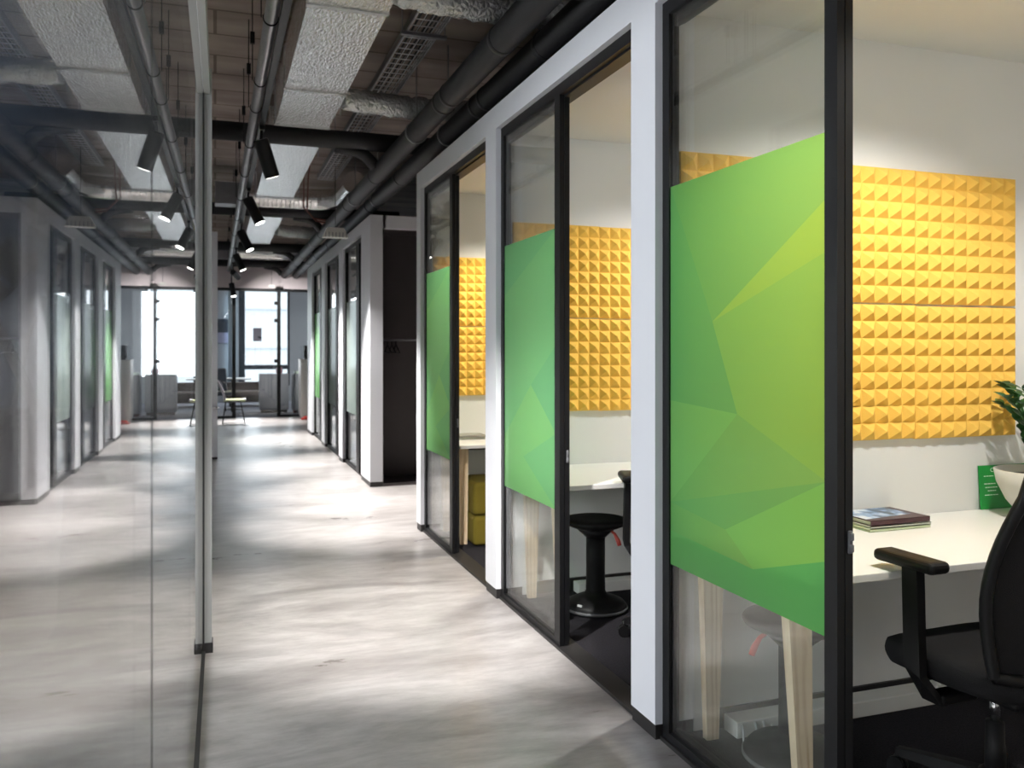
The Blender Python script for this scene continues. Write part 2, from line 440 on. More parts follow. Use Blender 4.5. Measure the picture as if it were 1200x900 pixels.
# fixed panes with graphic film + sliding doors
F0, F1 = .64, 1.975
def film_near(x, y0, y1):
    """near pane: facets of green; y0 = camera side, y1 = far side (photo's left)"""
    mb = MB()
    def P(a, z): return (x, y1+(y0-y1)*a, z)
    # a: 0 far (left in photo) .. 1 near ; z: height.  shared points
    A, B, C, D = P(0, F1), P(1, F1), P(1, F0), P(0, F0)
    K1 = P(1, 1.80); K2 = P(1, 1.66); c0 = P(.33, 1.49); c1 = P(.5, 1.20)
    K3 = P(1, 1.05); L1 = P(0, 1.22); L2 = P(0, .86); L3 = P(0, .76); e1 = P(.42, .83); K4 = P(1, .84)
    e2 = P(.6, .74)
    faces = [((A, B, K1, c0), 0), ((K1, K2, c0), 3), ((A, c0, c1, L1), 1), ((c0, K2, K3, c1), 2), ((L1, c1, L2), 4),
             ((c1, K3, L2), 0), ((L2, K3, e1), 1), ((K3, K4, e2, e1), 4), ((L2, e1, e2, L3), 0), ((L3, e2, K4, C, D), 5)]
    for f, i in faces:
        mb.mi = i; mb.quad(*f)
    return mb
def film_far(x, y0, y1):
    mb = MB()
    def P(a, z): return (x, y1+(y0-y1)*a, z)
    A, B, C, D = P(0, F1), P(1, F1), P(1, F0), P(0, F0)
    k = P(1, 1.42); l = P(0, 1.70); m_ = P(.55, 1.22); n_ = P(1, 1.0); q = P(0, .92); t_ = P(.4, .84)
    for f, i in (((A, B, l), 1), ((B, k, m_, l), 0), ((l, m_, q), 0), ((k, n_, m_), 1), ((m_, n_, t_, q), 2), ((n_, C, t_), 0), ((t_, C, D, q), 2)):
        mb.mi = i; mb.quad(*f)
    return mb

BOOTH = [dict(a=1.06, b=2.717, post=(1.806, 1.855), tone=0), dict(a=2.904, b=4.55, post=(3.685, 3.75), tone=1), dict(a=4.745, b=6.41, post=(5.595, 5.66), tone=1)]
for i, B in enumerate(BOOTH):
    a, b = B['a'], B['b']; p0, p1 = B['post']
    w = sroot('window_%d' % (i+2))
    fr = MB()
    x0, x1 = W+.03, W+.053
    fr.box(x0, b-.045, .014, x1, b, HEAD-.05)            # jamb at the pillar
    fr.box(x0, p0, .014, x1, p1, HEAD-.05)               # meeting post
    fr.box(x0, p1, .014, x1, b-.045, .04)                # bottom rail
    fr.box(x0, a, HEAD-.05, x1, b, HEAD)                 # head
    fr.build('window_frame', M['black'], w)
    MB().box(x0+.008, p1, .04, x0+.016, b-.045, HEAD-.05).build('glass_pane', M['glass'], w)
    if i == 0: film_near(x0+.007, p1, b-.045).build('graphic_film', G, w)
    else: film_far(x0+.007, p1, b-.045).build('graphic_film', G2, w)
    d = sroot('door_%d' % (i+1))
    fr = MB()
    x0, x1 = W+.056, W+.08
    fr.box(x0, p0, .02, x1, p0+.05, HEAD-.06)       # leading stile
    fr.box(x0, b-.03, .02, x1, b-.002, HEAD-.06)
    fr.box(x0, p0+.05, .02, x1, b-.03, .045)
    fr.box(x0, p0+.05, HEAD-.085, x1, b-.03, HEAD-.06)
    fr.build('door_frame', M['black'], d)
    hr = MB(); hr.box(W+.054, a, HEAD-.06, W+.12, b, HEAD)
    hr.build('door_track', M['black'], d)
    MB().box(x0+.008, p0+.05, .045, x0+.016, b-.03, HEAD-.085).build('glass_pane', M['glass'], d)
    h = MB(); h.rbox((W+.068, p0-.004, .90), (.012, .008, .06), .003); h.rbox((W+.068, p0-.011, .915), (.008, .008, .02), .002); h.rbox((W+.068, p0-.011, .885), (.008, .008, .02), .002)
    h.build('door_latch', M['rubber'], d)
    # near jamb of the opening
    j = MB(); j.box(W+.035, a, .014, W+.125, a+.02, HEAD-.06); j.build('door_jamb', M['black'], d)

# ------------------------------------------------------------------ booth furniture
def pyramid_tile(n=8, pitch=.0667, base=.018, hgt=.028):
    mb = MB(); S = n*pitch
    mb.box(0, 0, 0, S, base, S)      # local: x along the wall, y 0 = wall .. base (towards viewer is -y) -> flipped below
    for i in range(n):
        for k in range(n):
            x0, z0 = i*pitch+.0012, k*pitch+.0012; x1, z1 = (i+1)*pitch-.0012, (k+1)*pitch-.0012
            v = [mb.bm.verts.new(p) for p in ((x0, base, z0), (x1, base, z0), (x1, base, z1), (x0, base, z1))]
            t = mb.bm.verts.new(((x0+x1)/2, base+hgt, (z0+z1)/2))
            for q in range(4): mb._f([v[q], v[(q+1) % 4], t])
    for v in mb.bm.verts: v.co.y = -v.co.y
    return mb
tile0 = pyramid_tile().build('foam_panel', M['foam'])
first = True
WH = ['front booth', 'middle booth', 'far booth']
for bi, ywall in enumerate((2.72, 4.553, 6.413)):
    for r_ in range(2):
        for c_ in range(3):
            o = tile0 if first else tile0.copy()
            if not first: COL.objects.link(o)
            first = False
            o.location = (1.585+c_*.5352, ywall, 1.045+r_*.5355+(1 if r_ else -1)*rng.uniform(0, .007))
            o.rotation_euler = (0, 0, 0)
            tag(o, 'yellow pyramid foam wall tile, %s row, %s, in the %s' % (('lower', 'upper')[r_], ('column nearest the corridor', 'middle column', 'column deepest inside')[c_], WH[bi]),
                'foam tile', 'yellow foam tiles in the %s' % WH[bi])

def make_desk(name, label, yb, yf, inset=.14, rear=3.55):
    t = thing(name, label, 'desk', (1.6, (yf+yb)/2, 0))
    d = yb-yf
    top = MB(); top.rbox(((rear-1.6)/2, 0, .7225), (rear-1.6, d, .025), .003); top.build('desktop', M['desk'], t)
    ap = MB(); ap.box(.06, -d/2+.22, .675, rear-1.66, -d/2+.245, .71); ap.box(.06, d/2-.075, .675, rear-1.66, d/2-.05, .71)
    ap.box(.06, -d/2+.22, .675, .085, d/2-.05, .71); ap.build('under_frame', M['black'], t)
    for x in (.03, rear-1.6-.13):
        for sy in (-1, 1):
            y = -(d/2-inset) if sy < 0 else d/2-.065; L = MB()
            yo = y-.04 if sy < 0 else y
            xo = x+.022
            L.hexa([(xo, yo-.014, .009), (xo+.048, yo-.014, .009), (xo+.048, yo+.014, .009), (xo, yo+.014, .009)],
                   [(x, y-.02, .71), (x+.09, y-.02, .71), (x+.09, y+.02, .71), (x, y+.02, .71)])
            L.build('leg', M['wood'], t)
    return t
make_desk('desk', 'white desk with pale wooden tapered legs holding the books and plant bowl', 2.715, 2.04)
make_desk('desk', 'white desk in the middle booth behind the round stool', 4.548, 3.83, .24)
make_desk('desk', 'white desk in the far booth above the olive seat', 6.408, 5.69, .22)

def make_stool(label, loc, rz):
    t = thing('wobble_stool', label, 'stool', loc, rz)
    MB().lathe([(0, .435), (.10, .435), (.135, .448), (.165, .462), (.172, .474), (.165, .486), (.13, .492), (.06, .487), (0, .484)], n=40).build('seat', M['plastic'], t)
    u = MB(); u.lathe([(0, .39), (.055, .39), (.075, .41), (.11, .44), (0, .442)], n=32); u.build('seat_plate', M['plastic'], t)
    MB().lathe([(0, .06), (.055, .06), (.052, .09), (.05, .24), (.0505, .245), (.0505, .39), (.0, .392)], n=32).build('column', M['plastic'], t)
    MB().lathe([(0, .016), (.166, .016), (.168, .028), (.15, .05), (.10, .072), (.062, .085), (.055, .10), (0, .10)], n=48).build('base', M['plastic'], t)
    MB().lathe([(.09, 0), (.12, .002), (.158, .006), (.172, .013), (.172, .02), (.167, .026), (.09, .016)], n=48).build('rubber_rim', M['rubber'], t)
    lv = MB(); lv.tube([(.09, 0, .438), (.12, 0, .42), (.14, 0, .388), (.15, 0, .362)], [.006, .008, .012, .011], 10); lv.build('lever', M['red'], t)
    tg = MB(); tg.box(-.014, -.1515, .047, .014, -.1425, .0575, Matrix.Identity(4)); tg.build('maker_tag', M['tag'], t)
    return t
make_stool('round black stool with red lever standing in the middle booth doorway', (1.925, 4.17, .008), R(-58))
make_stool('round black stool under the white desk in the front booth', (1.855, 2.42, .008), R(168))

# ---- office chair
def make_chair(label, loc, rz):
    t = thing('office_chair', label, 'chair', loc, rz)     # faces local +Y
    # seat cushion
    def seat(u, v):
        th = 2*PI*v
        rr = u
        ex = 3.2
        cx, sy = math.cos(th), math.sin(th)
        k = (abs(cx)**ex+abs(sy)**ex)**(-1/ex)
        x, y = .245*rr*cx*k, .24*rr*sy*k
        z = .475+.028*(1-rr**5)-.02*max(0, y/.24)**3+.02*(abs(x)/.245)**2*rr
        return Vector((x, y+.03, z))
    sm = MB(); sm.grid(seat, 10, 40, None)
    def seatb(u, v):
        p = seat(u, v); rr = u
        return Vector((p.x*.97, (p.y-.03)*.97+.03, p.z-.03-.06*(1-.3*rr**4)))
    def rim(u, v):
        a, b = seat(1, v), seatb(1, v); w = math.sin(PI*u)*.012
        p = a.lerp(b, u); d = Vector((p.x, p.y-.03, 0)).normalized()
        return p+d*w
    sm.grid(seatb, 10, 40, None); sm.grid(rim, 5, 40, None)
    bmesh.ops.remove_doubles(sm.bm, verts=sm.bm.verts[:], dist=.0004)
    sm.build('seat', M['darkfab'], t)
    mech = MB(); mech.rbox((0, -.02, .385), (.2, .26, .045), .015); mech.rbox((0, -.19, .40), (.07, .14, .03), .01); mech.build('tilt_mechanism', M['plastic'], t)
    lv = MB(); lv.tube([(-.09, .0, .385), (-.2, .0, .375), (-.245, .0, .37)], [.006, .006, .011], 8); lv.build('tilt_lever', M['plastic'], t)
    # backrest: curved mesh panel with frame
    def back(u, v):
        w = .235*(1-.33*max(0, v-.3)**1.5-.10*(1-v)**3)
        a = (u-.5)*2
        x = w*a
        z = .47+.63*v - .02*a*a*(1 if v > .5 else -1)*abs(v-.5)*2
        y = -.215-.10*v+.05*math.sin(PI*min(1, v*1.15))-.0 + .05*a*a
        return Vector((x, y, z))
    bm_ = MB(); bm_.grid(back, 14, 20, .012); bm_.build('backrest', M['darkfab'], t)
    path = [back(0, v/14) for v in range(15)]+[back(u/10, 1) for u in range(1, 11)]+[back(1, 1-v/14) for v in range(1, 15)]+[back(1-u/10, 0) for u in range(1, 11)]
    fb = MB(); fb.tube([p+Vector((0, -.006, 0)) for p in path], .017, 8, cap=False); fb.build('back_frame', M['plastic'], t)
    sp = MB(); sp.tube([(0, -.17, .40), (0, -.27, .43), (0, -.285, .52), (0, -.27, .62), (0, -.275, .74)], [.03, .035, .03, .022, .015], 10); sp.build('back_spine', M['plastic'], t)
    for s in (-1, 1):
        ar = MB()
        ar.hexa([(s*.235-.012, -.03, .36), (s*.235+.012, -.03, .36), (s*.235+.012, .04, .36), (s*.235-.012, .04, .36)],
                [(s*.285-.014, .0, .44), (s*.285+.014, .0, .44), (s*.285+.014, .06, .46), (s*.285-.014, .06, .46)])
        ar.hexa([(s*.285-.014, .0, .44), (s*.285+.014, .0, .44), (s*.285+.014, .06, .46), (s*.285-.014, .06, .46)],
                [(s*.275-.016, .02, .745), (s*.275+.016, .02, .745), (s*.275+.016, .075, .745), (s*.275-.016, .075, .745)])
        ar.rbox((s*.17, .0, .375), (.14, .06, .03), .008)
        a_o = ar.build('armrest', M['plastic'], t)
        pd = MB(); pd.rbox((s*.272, .06, .765), (.08, .225, .036), .016, 3); pd.build('arm_pad', M['plastic'], a_o)
    MB().lathe([(0, .26), (.014, .26), (.014, .37), (0, .37)], n=16).build('gas_lift', M['chrome'], t)
    MB().lathe([(0, .06), (.03, .06), (.026, .27), (0, .272)], n=20).build('lift_sleeve', M['plastic'], t)
    ba = MB(); ba.lathe([(0, .07), (.045, .07), (.045, .12), (.03, .13), (0, .13)], n=20)
    for k in range(5):
        th = R(90+72*k+18); d = Vector((math.cos(th), math.sin(th), 0)); n = Vector((-d.y, d.x, 0))
        def q(r, w, z0, z1): return [d*r-n*w+Vector((0, 0, z0)), d*r+n*w+Vector((0, 0, z0)), d*r+n*w*.8+Vector((0, 0, z1)), d*r-n*w*.8+Vector((0, 0, z1))]
        ba.hexa(q(.03, .03, .075, .118), q(.30, .017, .062, .085))
    ba.build('star_base', M['plastic'], t)
    for k in range(5):
        th = R(90+72*k+18); d = Vector((math.cos(th), math.sin(th), 0)); n = Vector((-d.y, d.x, 0))
        c = d*.30
        cs = MB()
        for s in (-1, 1):
            p = c+n*s*.012+Vector((0, 0, .028)); cs.tube([p-n*.008, p+n*.008], .028, 16)
        cs.tube([c+Vector((0, 0, .03)), c+Vector((0, 0, .075))], .008, 8)
        cs.build('caster', M['plastic'], t)
    return t
make_chair('black office chair facing the desk in the front booth', (2.225, 1.955, .008), R(2))
make_chair('black office chair in the middle booth mostly hidden by the white pillar', (2.155, 3.63, .008), R(-20))

# ---- books on the front desk
def make_book(label, loc, rz, size, cover, pages, group, art=False):
    t = thing('book', label, 'book', loc, rz, group)
    sx, sy, h = size
    pg = MB(); pg.box(.004, .003, .003, sx-.004, sy-.004, h-.003); pg.build('pages', pages, t)
    c = MB(); c.box(0, 0, 0, sx, sy, .003); c.box(0, 0, h-.003, sx, sy, h); c.box(0, 0, 0, sx, .003, h); c.build('cover', cover, t)
    if art:
        a = MB(); a.quad((.004, .03, h+.0004), (sx-.03, .06, h+.0004), (sx-.03, sy-.004, h+.0004), (.004, sy-.004, h+.0004)); a.build('cover_picture', art, t)
    return t
def picture_mat():
    m, nt, out = new_mat('landscape_print')
    b = nt.nodes.new('ShaderNodeBsdfPrincipled'); b.inputs['Roughness'].default_value = .3
    n = nt.nodes.new('ShaderNodeTexNoise'); n.inputs['Scale'].default_value = 16; n.inputs['Detail'].default_value = 6
    tc = nt.nodes.new('ShaderNodeTexCoord'); nt.links.new(tc.outputs['Object'], n.inputs[0])
    r = nt.nodes.new('ShaderNodeValToRGB'); r.color_ramp.elements[0].position = .38; r.color_ramp.elements[1].position = .62
    r.color_ramp.elements[0].color = srgb(48, 60, 74); r.color_ramp.elements[1].color = srgb(222, 228, 236)
    e = r.color_ramp.elements.new(.5); e.color = srgb(128, 160, 200)
    nt.links.new(n.outputs['Fac'], r.inputs[0]); nt.links.new(r.outputs[0], b.inputs['Base Color']); nt.links.new(b.outputs[0], out.inputs[0])
    return m
cov = plain('maroon_cover', srgb(66, 34, 40), .4); cov2 = plain('pale_cover', srgb(200, 202, 188), .4); cov3 = plain('pale_green_cover', srgb(196, 206, 170), .4)
pgs = plain('paper_pages', srgb(226, 222, 208), .8, var=.08, vscale=90)
BX, BY = 2.25, 2.50
make_book('pale green book at the bottom of the stack on the front desk', (BX-.006, BY-.004, .7355), R(1), (.285, .205, .010), cov3, pgs, 'books stacked on the front desk')
make_book('pale book in the middle of the stack on the front desk', (BX, BY, .746), R(0), (.28, .203, .010), cov2, pgs, 'books stacked on the front desk')
make_book('dark maroon book with a blue picture cover topping the stack', (BX+.004, BY+.002, .7565), R(1), (.278, .2, .019), cov, pgs, 'books stacked on the front desk', picture_mat())
# far booth books
make_book('pale book lying under another on the far booth desk', (1.66, 6.05, .7355), R(3), (.24, .20, .014), cov2, pgs, 'books on the far booth desk')
make_book('grey book lying on top of another on the far booth desk', (1.655, 6.05, .750), R(-2), (.25, .19, .014), plain('grey_cover', srgb(150, 148, 140), .5), pgs, 'books on the far booth desk')

# ---- green sign leaning on the wall
sg = thing('desk_sign', 'green printed board with white text standing behind the plant bowl', 'sign', (2.995, 2.71, .736))
S_ = Matrix.Rotation(R(-4), 4, 'X')
b_ = MB(); b_.box(0, -.012, 0, .27, -.008, .18, S_); b_.build('board', M['sign'], sg)
def word(x0, z, n, w, h):
    x = x0; ink = MB()
    for k in range(n):
        ww = w*rng.uniform(.6, 1.2)
        ink.box(x, -.0126, z, x+ww, -.0121, z+h, S_); x += ww+.003
    ink.build('text_line', M['ink'], sg)
for a in ((.025, .134, 4, .012, .003), (.025, .102, 4, .016, .0035), (.03, .087, 5, .012, .0035), (.042, .073, 4, .012, .0035), (.025, .056, 5, .014, .003)): word(*a)
fc = bpy.data.curves.new('heading', 'FONT'); fc.body = 'C'; fc.size = .024; fc.extrude = .0003
fo = bpy.data.objects.new('heading_source', fc); COL.objects.link(fo)
me = bpy.data.meshes.new_from_object(fo.evaluated_get(bpy.context.evaluated_depsgraph_get()))
bpy.data.objects.remove(fo); me.materials.clear(); me.materials.append(M['ink'])
hd_ = bpy.data.objects.new('heading', me); COL.objects.link(hd_); hd_.parent = sg
hd_.rotation_euler = (R(90-4), 0, 0); hd_.location = S_ @ Vector((.062, -.0126, .152))

# ---- plant bowl with zamioculcas fronds
pl = thing('potted_plant', 'glossy green leafy plant in a pale ceramic bowl on the front desk', 'plant', (3.07, 2.47, .735))
MB().lathe([(0, 0), (.07, 0), (.085, .01), (.135, .07), (.168, .14), (.178, .19), (.172, .193), (.163, .14), (.128, .075), (.07, .02), (0, .018)], n=48).build('bowl', M['bowl'], pl)
MB().lathe([(0, .165), (.1, .168), (.166, .162)], n=32).build('soil', M['soil'], pl)
def leaf(mb, p, d, up, L, w):
    d = d.normalized(); s = d.cross(up).normalized(); n = s.cross(d).normalized()
    rows = []
    for t_, k in ((0, .12), (.25, .8), (.5, 1), (.75, .7), (1, .03)):
        c = p+d*(L*t_)+n*(-.10*L*t_*t_)
        rows.append([mb.bm.verts.new(c-s*w*k+n*w*k*.35), mb.bm.verts.new(c), mb.bm.verts.new(c+s*w*k+n*w*k*.35)])
    for a, b in zip(rows, rows[1:]):
        for k in range(2):
            f = mb._f([a[k], a[k+1], b[k+1], b[k]])
            if f: f.smooth = True
for k in range(11):
    th = R(360/11*k+rng.uniform(-14, 14)); lean = rng.uniform(.10, .36); hh = rng.uniform(.24, .46)
    if k in (4, 5, 6, 7): lean = rng.uniform(.07, .2); hh = rng.uniform(.2, .42)
    d = Vector((math.cos(th), math.sin(th), 0))
    if d.y > .2: lean *= .4
    fr = MB(); pts = []
    for j in range(9):
        u = j/8; pts.append(d*(.03+lean*u*u+.05*u)+Vector((0, 0, .165+hh*math.sin(u*1.35))))
    fr.tube(pts, [.008-.005*j/8 for j in range(9)], 7)
    for j in range(2, 9):
        for s in (-1, 1):
            tang = (pts[min(j+1, 8)]-pts[j-1]).normalized(); side = tang.cross(Vector((0, 0, 1)))
            side = side.normalized() if side.length > .05 else Vector((-d.y, d.x, 0))
            leaf(fr, pts[j], side*s*.9+tang*.75+Vector((0, 0, rng.uniform(-.1, .3))), Vector((0, 0, 1))+d*.2, rng.uniform(.06, .085), rng.uniform(.014, .019))
    fr.build('frond', [M['leaf']], pl, normals=False)

# ---- cable duct boxes along the booth walls
def cable_box(label, x0, x1, y):
    t = thing('cable_duct', label, 'cable duct', (x0, y, .008))
    L = x1-x0
    b = MB(); b.rbox((L/2, -.05, .03), (L, .085, .06), .004); b.build('duct_body', M['desk'], t)
    for (xx, dz) in ((L-.16, 0), (L-.12, .0)):
        c = MB(); c.tube([(xx, -.0935, .05), (xx-.004, -.097, .03), (xx-.012, -.096, .01), (xx-.02, -.094, .003)], .004, 8); c.build('cable', M['tag'], t)
    if 'front' in label:
        for (xx, oy) in ((.02, 0), (.075, .004), (.11, .008)):
            c = MB(); c.tube([(xx, -.093, .05), (xx-.005, -.11, .03), (xx-.012, -.12-oy, .008), (xx-.016, -.13-oy, .005)], .004, 8); c.build('cable', M['tag'], t)
    return t
cable_box('white cable duct box along the front booth wall by the carpet', 1.76, 2.89, 2.705)
cable_box('white cable duct box along the middle booth wall behind the stool', 1.95, 3.0, 4.538)

# ---- olive pouf in the far booth
pf = thing('pouf', 'olive yellow upholstered block seat under the far booth desk', 'pouf', (1.98, 5.98, .008))
p_ = MB(); p_.rbox((0, 0, .11), (.52, .44, .21), .03, 3); p_.build('lower_cushion', M['olive'], pf)
p_ = MB(); p_.rbox((0, 0, .335), (.52, .44, .23), .03, 3); p_.build('upper_cushion', M['olive'], pf)

# ---- booth ceiling spots
for i, (x, y, w) in enumerate(((2.2, 1.75, 1), (2.9, 3.65, .8), (2.2, 5.6, 1))):
    t = thing('ceiling_downlight', 'round recessed ceiling downlight inside the %s' % WH[i], 'light', (x, y, 2.62))
    MB().lathe([(.045, -.001), (.06, -.001), (.062, -.008), (.058, -.012), (.045, -.010)], n=32).build('trim_ring', M['cream'], t)
    MB().lathe([(0, -.004), (.045, -.004), (.045, -.0055), (0, -.0055)], n=24).build('lens', M['lens'], t)

# ------------------------------------------------------------------ far box with alcove
FB0, FB1 = 8.662, 14.88
ff = MB()
ff.box(W, FB0, HEAD, W+.16, FB1, TOP)
FP = [(FB0, 9.235), (10.655, 11.0), (12.45, 12.85), (14.2, FB1)]
for (a, b) in FP: ff.box(W, a, .05, W+.16 if a > FB0 else W+.13, b, HEAD)
ff.box(W+.13, FB0, HEAD, XR, FB0+.1, TOP)
struct('wall_far_box', ff, M['white'])
bb = MB()
for (a, b) in FP: bb.box(W+.003, a+.003, 0, W+.128, b-.003, .05)
struct('baseboard_far_box', bb, M['base'])
al = MB(); al.box(W+.13, 9.2, 0, XR, 9.25, HEAD); al.box(W+.13, FB0+.02, 0, W+.14, 9.2, HEAD); al.box(XR-.02, FB0, 0, XR, 9.2, HEAD); al.box(W+.14, FB0+.1, HEAD, XR, 9.2, HEAD+.02)
al.box(W+.14, FB0+.01, .0, XR-.02, 9.2, .03)
struct('wall_alcove', al, M['alcove'])
fi = MB(); fi.box(XR, FB0, 0, XR+.1, FB1, TOP); fi.box(W+.16, 14.8, 0, XR, 14.88, TOP); fi.box(W+.16, 9.25, 0, XR, 9.3, HEAD); fi.box(W+.16, 10.8, 0, XR, 10.9, 2.62); fi.box(W+.16, 12.6, 0, XR, 12.7, 2.62)
struct('wall_far_booths', fi, M['wall'])
struct('ceiling_far_booths', MB().box(W+.16, 9.25, 2.66, XR, 14.8, TOP), M['wall'])
struct('floor_far_carpet', MB().box(W+.035, 9.3, 0, XR, 14.8, .008), M['carpet'])
rail = thing('clothes_rail', 'black clothes rail inside the dark wardrobe alcove', 'rail', (1.66, 8.95, 1.5))
MB().tube([(-.03, 0, 0), (1.9, 0, 0)], .013, 10).build('rail_bar', M['gal'], rail)
for k in range(3):
    hx = 1.72+.045*k
    h = MB()
    h.tube([(hx+.0, 8.95, 1.485), (hx+.0, 8.965, 1.505), (hx, 8.95, 1.52), (hx, 8.93, 1.505)], .003, 6)
    h.tube([(hx, 8.95, 1.486), (hx, 8.95, 1.45), (hx+.006, 8.78, 1.37), (hx+.006, 9.12, 1.37), (hx, 8.95, 1.45)], .007, 6)
    o = h.build('coat_hanger', M['plastic'])
    tag(o, 'black coat hanger on the rail in the dark alcove', 'hanger', 'hangers in the dark alcove')
for i, (a, b) in enumerate(((9.235, 10.655), (11.0, 12.45), (12.85, 14.2))):
    w = sroot('window_%d' % (i+5)); p0 = a+.36; p1 = a+.56
    x0, x1 = W+.035, W+.075
    fr = MB(); fr.box(x0, p0, .014, x1+.05, p1, HEAD-.05); fr.box(x0, b-.04, .014, x1, b, HEAD-.05); fr.box(x0, a, HEAD-.05, x1, b, HEAD); fr.box(x0, p1, 0, x1, b-.04, .04); fr.box(x0, a, 0, x1, p1, .014)
    fr.build('window_frame', M['black'], w)
    MB().box(x0+.016, p1, .04, x0+.026, b-.04, HEAD-.05).build('glass_pane', M['glass'], w)
    fm = MB(); fm.quad((x0+.012, p1, F0), (x0+.012, b-.04, F0), (x0+.012, b-.04, F1), (x0+.012, p1, F1)); fm.build('frosted_film', M['frost'] if i < 2 else G2[2], w)

# ------------------------------------------------------------------ end glazing and room behind
EY = 18.36
e_ = MB(); e_.box(-.2, EY, 2.66, 5.2, EY+.12, SLAB)
struct('wall_end_soffit', e_, M['soffit'])
w = sroot('window_8')
fr = MB()
fr.box(-.05, EY, 2.60, 5.2, EY+.06, 2.66)
for (xa, xb) in ((-.05, .02), (.33, .40), (1.22, 1.29), (2.6, 2.66)): fr.box(xa, EY, 0, xb, EY+.06, 2.60)
fr.box(1.29, EY, 0, 5.2, EY+.06, .04); fr.box(.02, EY, 0, .33, EY+.06, .04)
fr.build('window_frame', M['black'], w)
for (xa, xb) in ((.02, .33), (.40, 1.22), (1.29, 2.6), (2.66, 5.2)):
    MB().box(xa, EY+.025, .04, xb, EY+.035, 2.6).build('glass_pane', M['glass'], w)
hg = MB()
for z in (2.36, 2.0, 1.16): hg.box(1.16, EY-.02, z-.035, 1.22, EY+.0, z+.035)
hg.build('hinge_block', M['black'], w)
struct('wall_end_left', MB().box(-.2, EY, 0, -.05, EY+.1, 2.66), M['soffit'])
# end room shell
struct('floor_end_room', MB().box(-4, 18.36, -.12, 6.2, 24.3, 0), plain('end_room_carpet', srgb(120, 122, 132), .9, var=.15, vscale=40))
OW = MB(); WY = 24.0
wx0, wx1 = .78, 1.93
OW.box(-4, WY, 0, -2.2, WY+.3, SLAB); OW.box(-.35, WY, 0, wx0-.18, WY+.3, SLAB); OW.box(wx1, WY, 0, 6.2, WY+.3, SLAB)
OW.box(-2.2, WY, 0, -.35, WY+.3, .85); OW.box(-2.2, WY, 2.9, -.35, WY+.3, SLAB)
OW.box(wx0-.18, WY, 3.05, wx1, WY+.3, SLAB); OW.box(wx0-.18, WY, 0, wx1, WY+.3, .42)
struct('wall_end_room', OW, M['endwall'])
struct('wall_end_room_side', MB().box(6.1, 18.36, 0, 6.2, 24.3, SLAB).box(-4.1, 18.36, 0, -4, 24.3, SLAB).box(-4, 18.3, 0, -.2, 18.36, SLAB).box(5.2, 18.3, 0, 6.1, 18.4, SLAB), M['endwall'])
w = sroot('window_9')
fr = MB(); fr.box(wx0-.18, WY+.05, .42, wx0-.02, WY+.16, 3.05); fr.box(wx1-.06, WY+.05, .42, wx1, WY+.13, 3.05); fr.box(wx0-.02, WY+.05, .86, wx1-.06, WY+.13, .98); fr.box(wx0-.02, WY+.05, 2.97, wx1-.06, WY+.13, 3.05); fr.box(wx0-.02, WY+.05, .42, wx1-.06, WY+.13, .5)
fr.box(-2.2, WY+.1, .85, -2.14, WY+.16, 2.9); fr.box(-.41, WY+.1, .85, -.35, WY+.16, 2.9); fr.box(-2.14, WY+.1, 2.84, -.41, WY+.16, 2.9); fr.box(-2.14, WY+.1, .85, -.41, WY+.16, .91); fr.box(-1.3, WY+.1, .91, -1.25, WY+.16, 2.84)
fr.build('window_frame', M['navy'], w)
MB().box(wx0-.02, WY+.08, .98, wx1-.06, WY+.09, 2.97).build('glass_pane', M['glass'], w)
MB().box(wx0-.02, WY+.08, .5, wx1-.06, WY+.09, .86).build('glass_pane', M['glass'], w)
MB().box(-2.14, WY+.12, .91, -.41, WY+.13, 2.84).build('glass_pane', M['glass'], w)
# building across the street
fb = thing('building', 'bright white building facade seen through the far window', 'building', (2, 33, -6))
f_ = MB(); f_.box(-16, 33, -6, 20, 34, 14); f_.build('facade', M['facade'], fb, world=True)
f_ = MB()
for z in (-1.2, 1.45, 2.9, 4.6): f_.box(-16, 32.9, z, 20, 33, z+.12)
f_.build('string_course', M['facade'], fb, world=True)
struct('ground_street', MB().box(-30, 24.4, -6.1, 40, 40, -6), M['endwall'])

# chair at the end of the corridor
ch = thing('side_chair', 'white shell chair with lime seat cushion at the end of the corridor', 'chair', (.33, 16.75, 0), R(-90))
def shell(u, v):
    a = (u-.5)*2
    if v < .5:
        k = v/.5; y = .22-.40*k; z = .45-.025*math.sin(PI*k)+.02*a*a
        x = a*(.2+.02*k)
    else:
        k = (v-.5)/.5; y = -.18-.12*k*k-.03*k; z = .45+.38*k; x = a*(.22-.05*k); y += .03*a*a
    return Vector((x, y, z))
MB().grid(shell, 8, 16, .014).build('shell', M['shell'], ch)
def cush(u, v):
    a = (u-.5)*2; b = (v-.5)*2
    return Vector((a*.19, b*.19+.01, .458+.022*(1-a**4)*(1-b**4)))
MB().grid(cush, 8, 8, .02).build('seat_cushion', M['lime'], ch)
for s in (-1, 1):
    l = MB(); l.tube([(s*.15, .12, .43), (s*.19, .2, .012), (s*.19, -.2, .012), (s*.15, -.14, .43)], .009, 8); l.build('leg', M['base'], ch)

